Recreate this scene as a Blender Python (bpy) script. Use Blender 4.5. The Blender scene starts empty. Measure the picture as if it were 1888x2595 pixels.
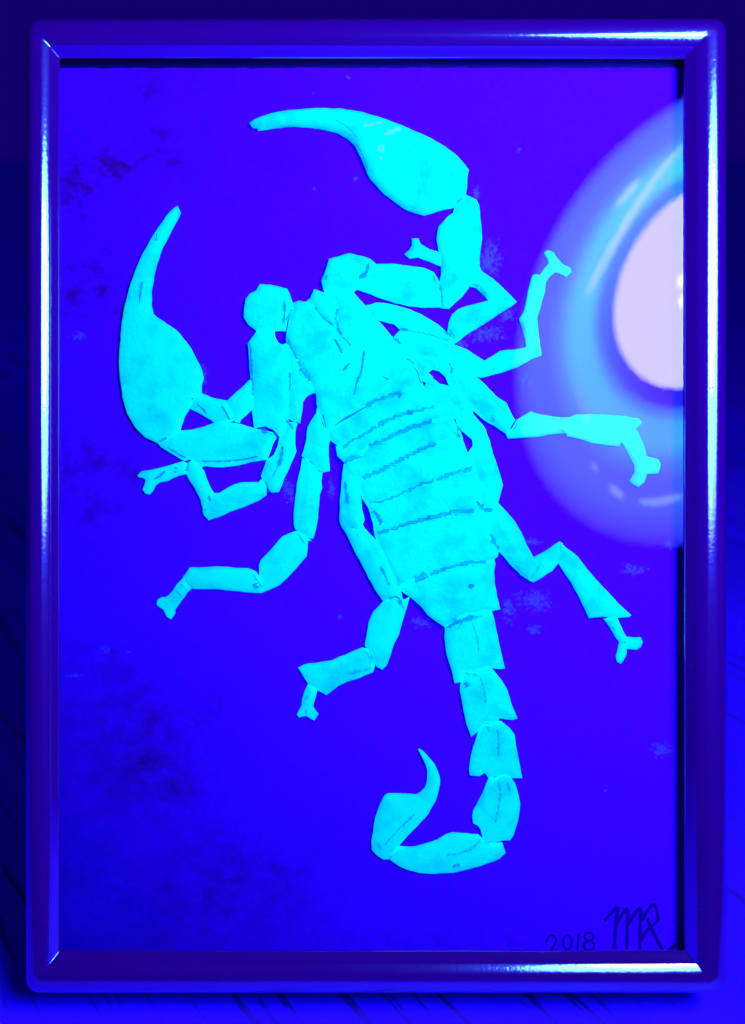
import bpy, bmesh, math, random
import numpy as np
from mathutils import Vector, Matrix, noise
from mathutils.geometry import delaunay_2d_cdt
random.seed(7)

# ------------------------------------------------------------------ layout
CM = 0.01
FPX, DCAM = 2600.0, 23.5          # focal length in picture pixels (1650 wide), camera to sheet in cm
PPC = FPX / DCAM                  # pixels per cm on the sheet
LEAN = math.radians(20)           # the frame leans back on its strut
H0 = 9.595                         # height of the sheet's centre above the table, cm
FR = Matrix.Translation((0, 0, H0 * CM)) @ Matrix.Rotation(math.radians(90) - LEAN, 4, 'X')

scene = bpy.context.scene
cam_d = bpy.data.cameras.new("camera"); cam = bpy.data.objects.new("camera", cam_d)
scene.collection.objects.link(cam); scene.camera = cam
cam.matrix_world = FR @ Matrix.Translation((0, 0, DCAM * CM))
cam_d.sensor_fit = 'VERTICAL'; cam_d.sensor_height = 24
cam_d.lens = 24 * FPX / 2268
cam_d.clip_start = 0.005; cam_d.clip_end = 50
cam_d.dof.use_dof = True; cam_d.dof.focus_distance = (DCAM - 0.1) * CM
cam_d.dof.aperture_fstop = cam_d.lens * 0.001 / 0.0032

world = bpy.data.worlds.new("World"); scene.world = world; world.use_nodes = True
bg = world.node_tree.nodes["Background"]
bg.inputs[0].default_value = (0.04, 0.0, 1, 1); bg.inputs[1].default_value = 0.145
vs = scene.view_settings
vs.view_transform = 'Standard'; vs.look = 'None'; vs.exposure = 0; vs.gamma = 1; vs.use_curve_mapping = False
scene.cycles.max_bounces = 8; scene.cycles.transparent_max_bounces = 12
scene.cycles.caustics_reflective = False; scene.cycles.caustics_refractive = False
scene.cycles.sample_clamp_indirect = 3

# ------------------------------------------------------------------ helpers
def col(): return scene.collection
def tag(o, label=None, cat=None, group=None, kind=None):
    if label: o["label"] = label
    if cat: o["category"] = cat
    if group: o["group"] = group
    if kind: o["kind"] = kind
    return o
BASE = {}
def thing(name, base, label, cat, mat=None):
    """Empty at a thing's base; base is in frame cm (or world cm if mat is identity)."""
    o = bpy.data.objects.new(name, None); col().objects.link(o)
    o.empty_display_size = 0.01
    m = FR if mat is None else mat
    o.matrix_world = m @ Matrix.Translation(Vector(base) * CM)
    BASE[o] = Vector(base)
    return tag(o, label, cat)
def obj(name, verts, faces, mat, parent, smooth=True, base=None):
    b = BASE[parent] if parent is not None and base is None else (base or Vector((0, 0, 0)))
    me = bpy.data.meshes.new(name)
    me.from_pydata([(Vector(v) - b) * CM for v in verts], [], faces)
    me.validate(); me.update()
    bm = bmesh.new(); bm.from_mesh(me); bmesh.ops.recalc_face_normals(bm, faces=bm.faces[:]); bm.to_mesh(me); bm.free()
    for p in me.polygons: p.use_smooth = smooth
    me.materials.append(mat)
    o = bpy.data.objects.new(name, me); col().objects.link(o)
    if parent is not None:
        o.parent = parent; BASE[o] = b
    return o
def M(name):
    m = bpy.data.materials.new(name); m.use_nodes = True
    nt = m.node_tree
    return m, nt, nt.nodes["Principled BSDF"]
def N(nt, typ, **kw):
    n = nt.nodes.new(typ)
    for k, v in kw.items():
        if k.startswith('i_'): n.inputs[k[2:].replace('_', ' ')].default_value = v
        else: setattr(n, k, v)
    return n
def L(nt, a, b): nt.links.new(a, b)
def ramp(nt, src, stops):
    r = nt.nodes.new('ShaderNodeValToRGB'); e = r.color_ramp.elements
    while len(e) < len(stops): e.new(0.5)
    for q, (p, c) in zip(e, stops):
        q.position = p; q.color = c if len(c) == 4 else (*c, 1)
    L(nt, src, r.inputs[0]); return r
def mixc(nt, fac, a, b, typ='MIX'):
    n = nt.nodes.new('ShaderNodeMix'); n.data_type = 'RGBA'; n.blend_type = typ
    if isinstance(fac, float): n.inputs[0].default_value = fac
    else: L(nt, fac, n.inputs[0])
    for i, v in ((6, a), (7, b)):
        if isinstance(v, tuple): n.inputs[i].default_value = (*v, 1)
        else: L(nt, v, n.inputs[i])
    return n.outputs[2]
def bump(nt, p, h, strength, dist, coat=False):
    b = N(nt, 'ShaderNodeBump'); b.inputs['Strength'].default_value = strength
    b.inputs['Distance'].default_value = dist
    if coat: L(nt, b.outputs[0], p.inputs['Coat Normal'])
    L(nt, h, b.inputs['Height']); L(nt, b.outputs[0], p.inputs['Normal'])

# ------------------------------------------------------------------ materials
def mat_table():
    m, nt, p = M("wood_table")
    g = N(nt, 'ShaderNodeTexCoord'); mp = N(nt, 'ShaderNodeMapping')
    mp.inputs['Rotation'].default_value = (0, 0, math.radians(-33))
    L(nt, g.outputs['Object'], mp.inputs[0])
    mp2 = N(nt, 'ShaderNodeMapping'); mp2.inputs['Scale'].default_value = (1, 0.032, 1)
    L(nt, mp.outputs[0], mp2.inputs[0])
    n1 = N(nt, 'ShaderNodeTexNoise', i_Scale=400.0, i_Detail=5.0, i_Roughness=0.62, i_Distortion=0.3)
    L(nt, mp2.outputs[0], n1.inputs[0])
    n2 = N(nt, 'ShaderNodeTexNoise', i_Scale=45.0, i_Detail=3.0); L(nt, mp2.outputs[0], n2.inputs[0])
    r1 = ramp(nt, n1.outputs[0], [(0.40, (0, 0, 0)), (0.43, (1, 1, 1))])
    r2 = ramp(nt, n2.outputs[0], [(0.3, (0.07, 0, 0.72)), (0.7, (0.11, 0, 0.92))])
    c = mixc(nt, r1.outputs[0], (0.06, 0.004, 0.26), r2.outputs[0])
    L(nt, c, p.inputs['Base Color']); p.inputs['Roughness'].default_value = 0.6
    p.inputs['Specular IOR Level'].default_value = 0.5
    bump(nt, p, r1.outputs[0], 0.4, 0.0004)
    return m
def mat_frame():
    m, nt, p = M("violet_blue_plastic")
    g = N(nt, 'ShaderNodeTexCoord')
    n = N(nt, 'ShaderNodeTexNoise', i_Scale=9.0, i_Detail=3.0); L(nt, g.outputs['Object'], n.inputs[0])
    c = mixc(nt, n.outputs[0], (0.055, 0, 0.072), (0.075, 0, 0.115)); L(nt, c, p.inputs['Base Color'])
    p.inputs['Roughness'].default_value = 0.16
    p.inputs['Specular IOR Level'].default_value = 0.8
    p.inputs['Coat Weight'].default_value = 1.0; p.inputs['Coat Roughness'].default_value = 0.045; p.inputs['Coat IOR'].default_value = 2.7
    n2 = N(nt, 'ShaderNodeTexNoise', i_Scale=1400.0, i_Detail=2.0); L(nt, g.outputs['Object'], n2.inputs[0])
    bump(nt, p, n2.outputs[0], 0.13, 0.00012, True)
    return m
def mat_plain(name, c, rough=0.7, spec=0.2):
    m, nt, p = M(name)
    g = N(nt, 'ShaderNodeTexCoord'); n = N(nt, 'ShaderNodeTexNoise', i_Scale=120.0, i_Detail=4.0)
    L(nt, g.outputs['Object'], n.inputs[0])
    L(nt, mixc(nt, n.outputs[0], tuple(x * 0.8 for x in c), c), p.inputs['Base Color'])
    p.inputs['Roughness'].default_value = rough; p.inputs['Specular IOR Level'].default_value = spec
    return m
def mat_glass():
    m, nt, p = M("clear_glass"); nt.nodes.remove(p)
    out = nt.nodes["Material Output"]
    t = N(nt, 'ShaderNodeBsdfTransparent'); t.inputs[0].default_value = (0.985, 0.985, 0.985, 1)
    gl = N(nt, 'ShaderNodeBsdfGlossy'); gl.inputs['Roughness'].default_value = 0.0
    fr = N(nt, 'ShaderNodeFresnel'); fr.inputs[0].default_value = 1.5
    mx = N(nt, 'ShaderNodeMixShader'); L(nt, fr.outputs[0], mx.inputs[0])
    L(nt, t.outputs[0], mx.inputs[1]); L(nt, gl.outputs[0], mx.inputs[2]); L(nt, mx.outputs[0], out.inputs[0])
    m2, nt, p = M("clear_glass_back"); nt.nodes.remove(p)
    t = N(nt, 'ShaderNodeBsdfTransparent'); L(nt, t.outputs[0], nt.nodes["Material Output"].inputs[0])
    return m, m2
def mat_sheet():
    m, nt, p = M("painted_paper")
    g = N(nt, 'ShaderNodeTexCoord')
    wob = N(nt, 'ShaderNodeTexNoise', i_Scale=55.0, i_Detail=6.0, i_Roughness=0.65); L(nt, g.outputs['Object'], wob.inputs[0])
    mp = N(nt, 'ShaderNodeMapping'); mp.inputs['Rotation'].default_value = (0, 0, 0.5); mp.inputs['Scale'].default_value = (0.85, 1.15, 1)
    L(nt, g.outputs['Object'], mp.inputs[0])
    br = N(nt, 'ShaderNodeTexNoise', i_Scale=230.0, i_Detail=7.0, i_Roughness=0.72); L(nt, mp.outputs[0], br.inputs[0])
    # darker wash patches, each with its own place on the paper (object coordinates, metres)
    acc = None
    for (x, y, rx, ry, s) in WASH:
        sub = N(nt, 'ShaderNodeVectorMath', operation='SUBTRACT'); L(nt, g.outputs['Object'], sub.inputs[0])
        sub.inputs[1].default_value = (x * CM, y * CM, 0)
        sc = N(nt, 'ShaderNodeVectorMath', operation='MULTIPLY'); L(nt, sub.outputs[0], sc.inputs[0])
        sc.inputs[1].default_value = (1 / (rx * CM), 1 / (ry * CM), 0)
        ln = N(nt, 'ShaderNodeVectorMath', operation='LENGTH'); L(nt, sc.outputs[0], ln.inputs[0])
        mr = N(nt, 'ShaderNodeMapRange'); L(nt, ln.outputs['Value'], mr.inputs[0])
        mr.inputs[1].default_value = 0; mr.inputs[2].default_value = 1; mr.inputs[3].default_value = s; mr.inputs[4].default_value = 0
        mr.interpolation_type = 'SMOOTHSTEP'
        if acc is None: acc = mr.outputs[0]
        else:
            a = N(nt, 'ShaderNodeMath', operation='MAXIMUM'); L(nt, acc, a.inputs[0]); L(nt, mr.outputs[0], a.inputs[1]); acc = a.outputs[0]
    nm = N(nt, 'ShaderNodeMapRange'); L(nt, wob.outputs[0], nm.inputs[0]); nm.inputs[1].default_value = 0.3; nm.inputs[2].default_value = 0.7
    nm.inputs[3].default_value = 0.3; nm.inputs[4].default_value = 1.4
    mu = N(nt, 'ShaderNodeMath', operation='MULTIPLY'); L(nt, acc, mu.inputs[0]); L(nt, nm.outputs[0], mu.inputs[1])
    nb = N(nt, 'ShaderNodeMapRange'); L(nt, br.outputs[0], nb.inputs[0]); nb.inputs[1].default_value = 0.35; nb.inputs[2].default_value = 0.65
    nb.inputs[3].default_value = 0.3; nb.inputs[4].default_value = 1.6
    mu2 = N(nt, 'ShaderNodeMath', operation='MULTIPLY', use_clamp=True); L(nt, mu.outputs[0], mu2.inputs[0]); L(nt, nb.outputs[0], mu2.inputs[1])
    gr = N(nt, 'ShaderNodeTexNoise', i_Scale=1500.0, i_Detail=4.0, i_Roughness=0.8); L(nt, g.outputs['Object'], gr.inputs[0])
    gm = N(nt, 'ShaderNodeMapRange'); L(nt, gr.outputs[0], gm.inputs[0]); gm.inputs[1].default_value = .3; gm.inputs[2].default_value = .7
    c0 = mixc(nt, gm.outputs[0], SHEET_A, SHEET_B)
    c = mixc(nt, mu2.outputs[0], c0, SHEET_DARK)
    L(nt, c, p.inputs['Base Color']); p.inputs['Roughness'].default_value = 0.8
    p.inputs['Specular IOR Level'].default_value = 0.05
    bump(nt, p, br.outputs[0], 0.25, 0.0002)
    return m
def mat_dye(name, emit, c_hi, c_lo, sc=70.0):
    """paper stained with fluorescent dye: reflects and re-emits cyan."""
    m, nt, p = M(name)
    g = N(nt, 'ShaderNodeTexCoord')
    n1 = N(nt, 'ShaderNodeTexNoise', i_Scale=sc, i_Detail=5.0, i_Roughness=0.6); L(nt, g.outputs['Object'], n1.inputs[0])
    n2 = N(nt, 'ShaderNodeTexNoise', i_Scale=sc * 6, i_Detail=5.0, i_Roughness=0.7); L(nt, g.outputs['Object'], n2.inputs[0])
    r = ramp(nt, n1.outputs[0], [(0.34, c_lo), (0.52, c_hi)])
    L(nt, r.outputs[0], p.inputs['Base Color'])
    p.inputs['Roughness'].default_value = 0.75; p.inputs['Specular IOR Level'].default_value = 0.0
    L(nt, r.outputs[0], p.inputs['Emission Color']); p.inputs['Emission Strength'].default_value = emit
    bump(nt, p, n2.outputs[0], 0.6, 0.0006)
    return m
def mat_film(name, c, lo, hi, sc, maxa):
    """thin patchy film (glue, pigment): noise decides where it covers."""
    m, nt, p = M(name); out = nt.nodes["Material Output"]
    g = N(nt, 'ShaderNodeTexCoord')
    n = N(nt, 'ShaderNodeTexNoise', i_Scale=sc, i_Detail=6.0, i_Roughness=0.7); L(nt, g.outputs['Object'], n.inputs[0])
    at = N(nt, 'ShaderNodeAttribute', attribute_name='core')
    a = N(nt, 'ShaderNodeMath', operation='MULTIPLY_ADD'); L(nt, at.outputs['Fac'], a.inputs[0]); a.inputs[1].default_value = 0.5; L(nt, n.outputs[0], a.inputs[2])
    mr = N(nt, 'ShaderNodeMapRange'); L(nt, a.outputs[0], mr.inputs[0]); mr.inputs[1].default_value = lo; mr.inputs[2].default_value = hi
    mr.inputs[3].default_value = 0; mr.inputs[4].default_value = maxa
    p.inputs['Base Color'].default_value = (*c, 1); p.inputs['Roughness'].default_value = 0.8; p.inputs['Specular IOR Level'].default_value = 0.0
    t = N(nt, 'ShaderNodeBsdfTransparent'); mx = N(nt, 'ShaderNodeMixShader')
    L(nt, mr.outputs[0], mx.inputs[0]); L(nt, t.outputs[0], mx.inputs[1]); L(nt, p.outputs[0], mx.inputs[2]); L(nt, mx.outputs[0], out.inputs[0])
    return m
def mat_glow(name, strength):
    m, nt, p = M(name)
    at = N(nt, 'ShaderNodeAttribute', attribute_name='glow')
    p.inputs['Base Color'].default_value = (0.05, 0.2, 0.5, 1); p.inputs['Roughness'].default_value = 0.3
    L(nt, at.outputs['Color'], p.inputs['Emission Color']); p.inputs['Emission Strength'].default_value = strength
    return m

# ------------------------------------------------------------------ picture pixels to frame cm
ZO = {'A': (550, 220, 2.357), 'B': (250, 480, 2.75), 'C': (320, 1000, 2.75), 'D': (600, 620, 2.75), 'E': (800, 950, 2.75),
      'F': (700, 1450, 2.357), 'G': (950, 550, 2.357), 'H': (1150, 1250, 2.75), 'I': (580, 800, 5.04), 'J': (880, 700, 4.125),
      'K': (1050, 950, 4.123), 'L': (820, 1150, 5.04), 'M': (340, 950, 4.125), 'N': (1250, 800, 2.586), 'S': (1288, 2095, 2.75),
      'P': (0, 0, 1.1443 / 1.1443), 'Q': (0, 0, 1 / 1.1443)}
HS = 1.65                         # the pieces stand this much higher than drawn
def px(zid, pts, z=0.0):
    z *= HS
    x0, y0, s = ZO[zid]; k = (DCAM - z) / DCAM / PPC / 1.14424
    return [((x0 + x / s - 944) * k, -(y0 + y / s - 1297.5) * k) for x, y in pts]
def plen(zid, l): return l / ZO[zid][2] / PPC / 1.14424

# ------------------------------------------------------------------ the setting: table
T = 3.0
tb = obj('table', [(-200, -80, -4), (250, -80, -4), (250, 290, -4), (-200, 290, -4), (-200, -80, 0), (250, -80, 0), (250, 290, 0), (-200, 290, 0)],
         [(0, 1, 2, 3), (4, 5, 6, 7), (0, 1, 5, 4), (1, 2, 6, 5), (2, 3, 7, 6), (3, 0, 4, 7)], mat_table(), None, smooth=False)
tag(tb, kind='structure')

# ------------------------------------------------------------------ picture frame
MF = mat_frame()
OUT = (-6.83, 6.98, -9.47, 9.72)    # left, right, bottom, top of the outer edge (cm)
INN = (-6.155, 6.135, -8.63, 8.93)    # the opening
frame = thing('picture_frame', (0.07, OUT[2], -2.02), "glossy violet blue plastic picture frame standing on the wooden table", "picture frame")
PROF = [(0.10, -2.10), (0.0, -2.02), (0.0, 0.10)]
for k in range(13):                                     # rounded outside, up to the crest
    a_ = math.radians(85 * k / 12); PROF.append((0.36 * (1 - math.cos(a_)), 0.28 + 0.38 * math.sin(a_)))
u_, z_ = PROF[-1]; an = -5.0
for a_to, R_, n_ in ((5, .8, 6), (22, .18, 4), (33, .75, 6), (58, .10, 4)):   # crest, shoulder, gently rounded inner band
    a0_ = an
    for k in range(1, n_ + 1):
        an = a0_ + (a_to - a0_) * k / n_; mid = math.radians(an - (a_to - a0_) / n_ / 2); ds = R_ * math.radians((a_to - a0_) / n_)
        u_ += ds * math.cos(mid) / .74; z_ -= ds * math.sin(mid); PROF.append((u_, z_))
u1_, z1_ = u_, z_
for k in range(1, 6): PROF.append((u1_ + (1 - u1_) * k / 5, z1_ + (0.40 - z1_) * k / 5))
PROF += [(1.0, 0.375), (0.62, 0.37), (0.60, -2.00), (0.10, -2.10)]
NA = 9
def loop(u, z):
    l, r, b, t = [OUT[i] + (INN[i] - OUT[i]) * u for i in range(4)]
    rad = max(0.28 * (1 - u * 1.3), 0.02)
    pts = []
    for cx, cy, a0 in ((r - rad, t - rad, 0), (l + rad, t - rad, 90), (l + rad, b + rad, 180), (r - rad, b + rad, 270)):
        for k in range(NA):
            a = math.radians(a0 + 90 * k / (NA - 1)); pts.append((cx + rad * math.cos(a), cy + rad * math.sin(a), z))
    return pts
loops = [loop(u, z) for u, z in PROF]
NP = 4 * NA; half = NA // 2
SEG = 14
for side in range(4):          # each rail runs from the mitre of one corner to the mitre of the next
    idx = [(side * NA + half + k) % NP for k in range(NA + 1)]
    # subdivide the long straight stretch so that the rail can be a little uneven
    verts = []; n = 0
    for lp in loops:
        row = []
        for a, b in zip(idx[:-1], idx[1:]):
            pa, pb = Vector(lp[a]), Vector(lp[b])
            m_ = SEG if (pb - pa).length > 3 else 1
            for q in range(m_): row.append(pa.lerp(pb, q / m_))
        row.append(Vector(lp[idx[-1]])); n = len(row)
        for i, v in enumerate(row):
            if v.z > 0.3: v.z += 0.006 * noise.noise(Vector((v.x * 0.7, v.y * 0.7, 0)))
            verts.append(v)
    faces = []
    for j in range(len(loops) - 1):
        for i in range(n - 1): faces.append((j * n + i, j * n + i + 1, (j + 1) * n + i + 1, (j + 1) * n + i))
    obj('rail', verts, faces, MF, frame)
mg, mg2 = mat_glass()
gx0, gx1, gy0, gy1, gz0, gz1 = INN[0] - 0.2, INN[1] + 0.2, INN[2] - 0.2, INN[3] + 0.2, 0.34, 0.36
gl = obj('glass_pane', [(gx0, gy0, gz0), (gx1, gy0, gz0), (gx1, gy1, gz0), (gx0, gy1, gz0), (gx0, gy0, gz1), (gx1, gy0, gz1), (gx1, gy1, gz1), (gx0, gy1, gz1)],
         [(3, 2, 1, 0), (4, 5, 6, 7), (0, 1, 5, 4), (1, 2, 6, 5), (2, 3, 7, 6), (3, 0, 4, 7)], mg, frame, smooth=False)
gl.data.materials.append(mg2)
for p in gl.data.polygons: p.material_index = 0 if p.normal.z > 0.5 else 1
def boxv(x0, x1, y0, y1, z0, z1):
    return [(x0, y0, z0), (x1, y0, z0), (x1, y1, z0), (x0, y1, z0), (x0, y0, z1), (x1, y0, z1), (x1, y1, z1), (x0, y1, z1)]
BF = [(3, 2, 1, 0), (4, 5, 6, 7), (0, 1, 5, 4), (1, 2, 6, 5), (2, 3, 7, 6), (3, 0, 4, 7)]
MB = mat_plain("dark_backing", (0.012, 0, 0.10))
obj('backing_board', boxv(INN[0] - .22, INN[1] + .22, INN[2] - .22, INN[3] + .22, -0.30, -0.04), BF, MB, frame, smooth=False)
# strut: from the back of the board down to the table
def to_frame(w):  # world cm -> frame cm
    v = FR.inverted() @ (Vector(w) * CM); return v / CM
a = Vector((0, 2.0, -0.31)); foot = to_frame((0, 13.0, 0.05)); d = (foot - a).normalized(); nn = d.cross(Vector((1, 0, 0))).normalized() * 0.12
vv = []
for c_, w_ in ((a, 1.4), (foot, 2.1)):
    for sx, sn in ((-1, -1), (1, -1), (1, 1), (-1, 1)): vv.append(c_ + Vector((sx * w_, 0, 0)) + nn * sn)
obj('strut', vv, BF, MB, frame, smooth=False)

# ------------------------------------------------------------------ painted sheet
SHEET_A, SHEET_B, SHEET_DARK = (0.125, 0, 0.58), (0.20, 0, 0.84), (0.10, 0, 0.11)
def q(x, y): return px('Q', [(x, y)])[0]
WASH = []
for x, y, rx, ry, s in ((230, 400, 330, 190, .8), (330, 330, 460, 320, .62), (230, 640, 330, 380, .55), (230, 1050, 330, 380, .5), (620, 300, 380, 220, .45), (480, 1950, 500, 300, .4), (330, 1640, 380, 340, .5), (420, 1560, 220, 140, .42), (300, 1480, 330, 160, .35), (250, 1900, 420, 260, .22), (620, 2080, 700, 200, .15),
                        (330, 200, 400, 110, .7), (760, 560, 300, 200, .22), (1050, 2050, 500, 220, .28), (200, 1180, 200, 300, .18)):
    a_, b_ = q(x, y); WASH.append((a_, b_, rx / PPC, ry / PPC, s))
sheet = thing('painted_sheet', (0, -8.66, -0.03), "violet blue painted paper sheet signed in one corner, behind the glass of the frame", "painting")
# WASH in the sheet's own coordinates
WASH = [(x, y + 8.66, rx, ry, s) for x, y, rx, ry, s in WASH]
MS = mat_sheet()
edge = []
xl, xr, yb, yt = INN[0] - .18, 6.26, INN[2] - .2, 8.885
def rag(t, s, amp): return amp * noise.noise(Vector((t * 3.1, s, 0))) + amp * .6 * noise.noise(Vector((t * 9.7, s + 5, 0)))
for k in range(50): edge.append((xl + (xr - xl) * k / 50, yb))
for k in range(90):
    t = yb + (yt - yb) * k / 90; edge.append((xr + (0.015 if t < -2.5 else 0.12 if t < 8 else .05) + rag(t, 2, 0.035), t))
for k in range(90):
    t = xr + (xl - xr) * k / 90; edge.append((t, yt + rag(t, 4, 0.03)))
for k in range(50): edge.append((xl + rag(yt + (yb - yt) * k / 50, 8, .015), yt + (yb - yt) * k / 50))
n = len(edge)
vt = [(x, y, -0.034) for x, y in edge] + [(x, y, 0.0) for x, y in edge]
obj('paper', vt, [tuple(range(n))[::-1], tuple(range(n, 2 * n))] + [(i, (i + 1) % n, n + (i + 1) % n, n + i) for i in range(n)], MS, sheet, smooth=False)

def ribbon(pts, ws, zf, closed=False):
    """strip along a polyline; returns verts, faces, core attribute"""
    P = [Vector((p[0], p[1])) for p in pts]; V = []; Fc = []; core = []
    n = len(P)
    for i in range(n):
        a_, b_ = P[max(i - 1, 0)], P[min(i + 1, n - 1)]
        d_ = (b_ - a_).normalized(); nr = Vector((-d_.y, d_.x)); w = ws[i] / 2
        for s, c_ in ((-1, 0), (0, 1), (1, 0)):
            r_ = P[i] + nr * w * s; V.append((r_.x, r_.y, zf(r_.x, r_.y))); core.append(c_ if 0 < i < n - 1 else c_ * .6)
    for i in range(n - 1):
        for k in range(2): Fc.append((i * 3 + k, i * 3 + k + 1, (i + 1) * 3 + k + 1, (i + 1) * 3 + k))
    return V, Fc, core
def resample(pts, step):
    out = []
    for a_, b_ in zip(pts[:-1], pts[1:]):
        a_, b_ = Vector(a_), Vector(b_); m_ = max(1, int((b_ - a_).length / step))
        for k in range(m_): out.append(a_.lerp(b_, k / m_))
    out.append(Vector(pts[-1])); return out
def smooth_line(pts, it=2):
    for _ in range(it):
        o = [pts[0]]
        for a_, b_ in zip(pts[:-1], pts[1:]):
            a_, b_ = Vector(a_), Vector(b_); o += [a_.lerp(b_, .25), a_.lerp(b_, .75)]
        o.append(pts[-1]); pts = o
    return pts
def attr(o, name, vals):
    at = o.data.attributes.new(name, 'FLOAT', 'POINT'); at.data.foreach_set('value', vals)

MI = mat_film("ink", (0.03, 0, 0.19), 0.25, 0.42, 700, 0.9)
def oval(cx, cy, rx, ry, a0=0, a1=360, n=18): return [(cx + rx * math.cos(math.radians(a0 + (a1 - a0) * k / n)), cy + ry * math.sin(math.radians(a0 + (a1 - a0) * k / n))) for k in range(n + 1)]
GL = {'numeral': [
        [[(268, 802), (276, 768), (306, 752), (332, 772), (330, 806), (306, 846), (290, 862), (312, 866), (342, 856)]],
        [oval(412, 806, 30, 52)], [[(490, 742), (486, 800), (482, 866)]], [oval(563, 765, 32, 28), oval(562, 828, 36, 34)]],
      'initial': [
        [[(668, 655), (715, 606), (768, 548), (756, 620), (746, 700), (740, 852)], [(746, 690), (790, 612), (836, 555), (830, 650), (826, 856)], [(830, 690), (872, 618), (926, 548), (920, 650), (915, 856)]],
        [[(928, 655), (962, 590), (1016, 530), (1036, 580), (1046, 655), (1000, 694), (962, 722), (922, 800)], [(968, 634), (990, 690), (1030, 775), (1078, 866)], [(1108, 868), (1140, 845), (1172, 816)]]]}
zz = 0.004
for kind, glyphs in GL.items():
    for strokes in glyphs:
        V, Fc, C_ = [], [], []
        for st in strokes:
            pts = resample([tuple(v) for v in smooth_line(px('S', st), 1)], 0.03)
            w = plen('S', 20 if kind == 'numeral' else 30)
            ws = [w * (0.85 + 0.3 * noise.noise(Vector((p.x * 6, p.y * 6, 3)))) for p in pts]
            zz += 0.0006
            v, f, c_ = ribbon(pts, ws, lambda x, y: zz)
            f = [tuple(i + len(V) for i in ff) for ff in f]; V += v; Fc += f; C_ += c_
        o = obj('handwritten_' + kind, V, Fc, MI, sheet); attr(o, 'core', C_)

# glue residue on the paper (lighter patches beside the scorpion)
MGL = mat_film("glue_residue", (0.20, 0.15, 0.95), 0.74, 0.87, 1500, 0.55)
SM = [(1085, 575, 55, 75), (1075, 740, 80, 40), (1015, 760, 40, 25), (1120, 690, 40, 50), (1165, 840, 40, 30), (1180, 1330, 80, 40), (1125, 1350, 26, 55), (930, 1380, 50, 22), (1180, 1395, 40, 25),
      (1465, 1660, 42, 34), (232, 1442, 24, 18), (285, 1443, 16, 9), (165, 1497, 40, 9), (1400, 1262, 60, 22), (1485, 1205, 45, 20), (770, 172, 12, 10), (693, 206, 9, 8), (787, 396, 9, 9), (697, 418, 9, 9),
      (752, 1368, 14, 14), (450, 830, 22, 40), (455, 875, 14, 26), (700, 1020, 16, 60), (735, 1080, 14, 45), (640, 1085, 26, 50), (690, 985, 14, 40), (1150, 330, 14, 14), (175, 745, 40, 18), (1340, 1752, 9, 6), (1040, 1130, 20, 30), (1055, 430, 16, 30), (1265, 1235, 24, 20), (1180, 1200, 30, 14)]
for i, (x, y, rx, ry) in enumerate(SM):
    c = Vector(q(x, y)); V = [(c.x, c.y, 0.003 + i * 5e-5)]; core = [0.75]
    n = 22
    for ring, cr in ((.55, .45), (1.0, 0.0)):
        for k in range(n):
            a_ = 2 * math.pi * k / n
            r_ = ring * (1 + .35 * noise.noise(Vector((math.cos(a_) * 1.3 + i * 7, math.sin(a_) * 1.3, 0))))
            V.append((c.x + r_ * rx / PPC * math.cos(a_), c.y + r_ * ry / PPC * math.sin(a_), 0.003 + i * 5e-5)); core.append(cr)
    Fc = [(0, 1 + k, 1 + (k + 1) % n) for k in range(n)] + [(1 + k, 1 + n + k, 1 + n + (k + 1) % n, 1 + (k + 1) % n) for k in range(n)]
    o = obj('glue_residue', V, Fc, MGL, sheet); attr(o, 'core', core)

# ------------------------------------------------------------------ the scorpion
MD = mat_dye("cyan_dyed_paper", 0.58, (0, 0.95, 0.95), (0, 0.68, 0.95), 170.0)
MD.cycles.emission_sampling = 'NONE'
scorp = thing('scorpion', (0, -3.0, 0.0), "cyan glowing folded paper scorpion with curled tail glued on the painted sheet", "paper scorpion")
PIECES = []
def seg_dist(P, A, B):
    AB = B - A; t = np.clip(((P[:, None] - A) * AB).sum(-1) / (AB * AB).sum(-1), 0, 1)
    return np.sqrt((((P[:, None] - A) - t[..., None] * AB) ** 2).sum(-1)).min(1)
def inside(P, poly):
    x, y = P[:, 0], P[:, 1]; r = np.zeros(len(P), bool); j = len(poly) - 1
    for i in range(len(poly)):
        xi, yi = poly[i]; xj, yj = poly[j]
        c_ = ((yi > y) != (yj > y)) & (x < (xj - xi) * (y - yi) / (yj - yi + 1e-12) + xi); r ^= c_; j = i
    return r
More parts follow.
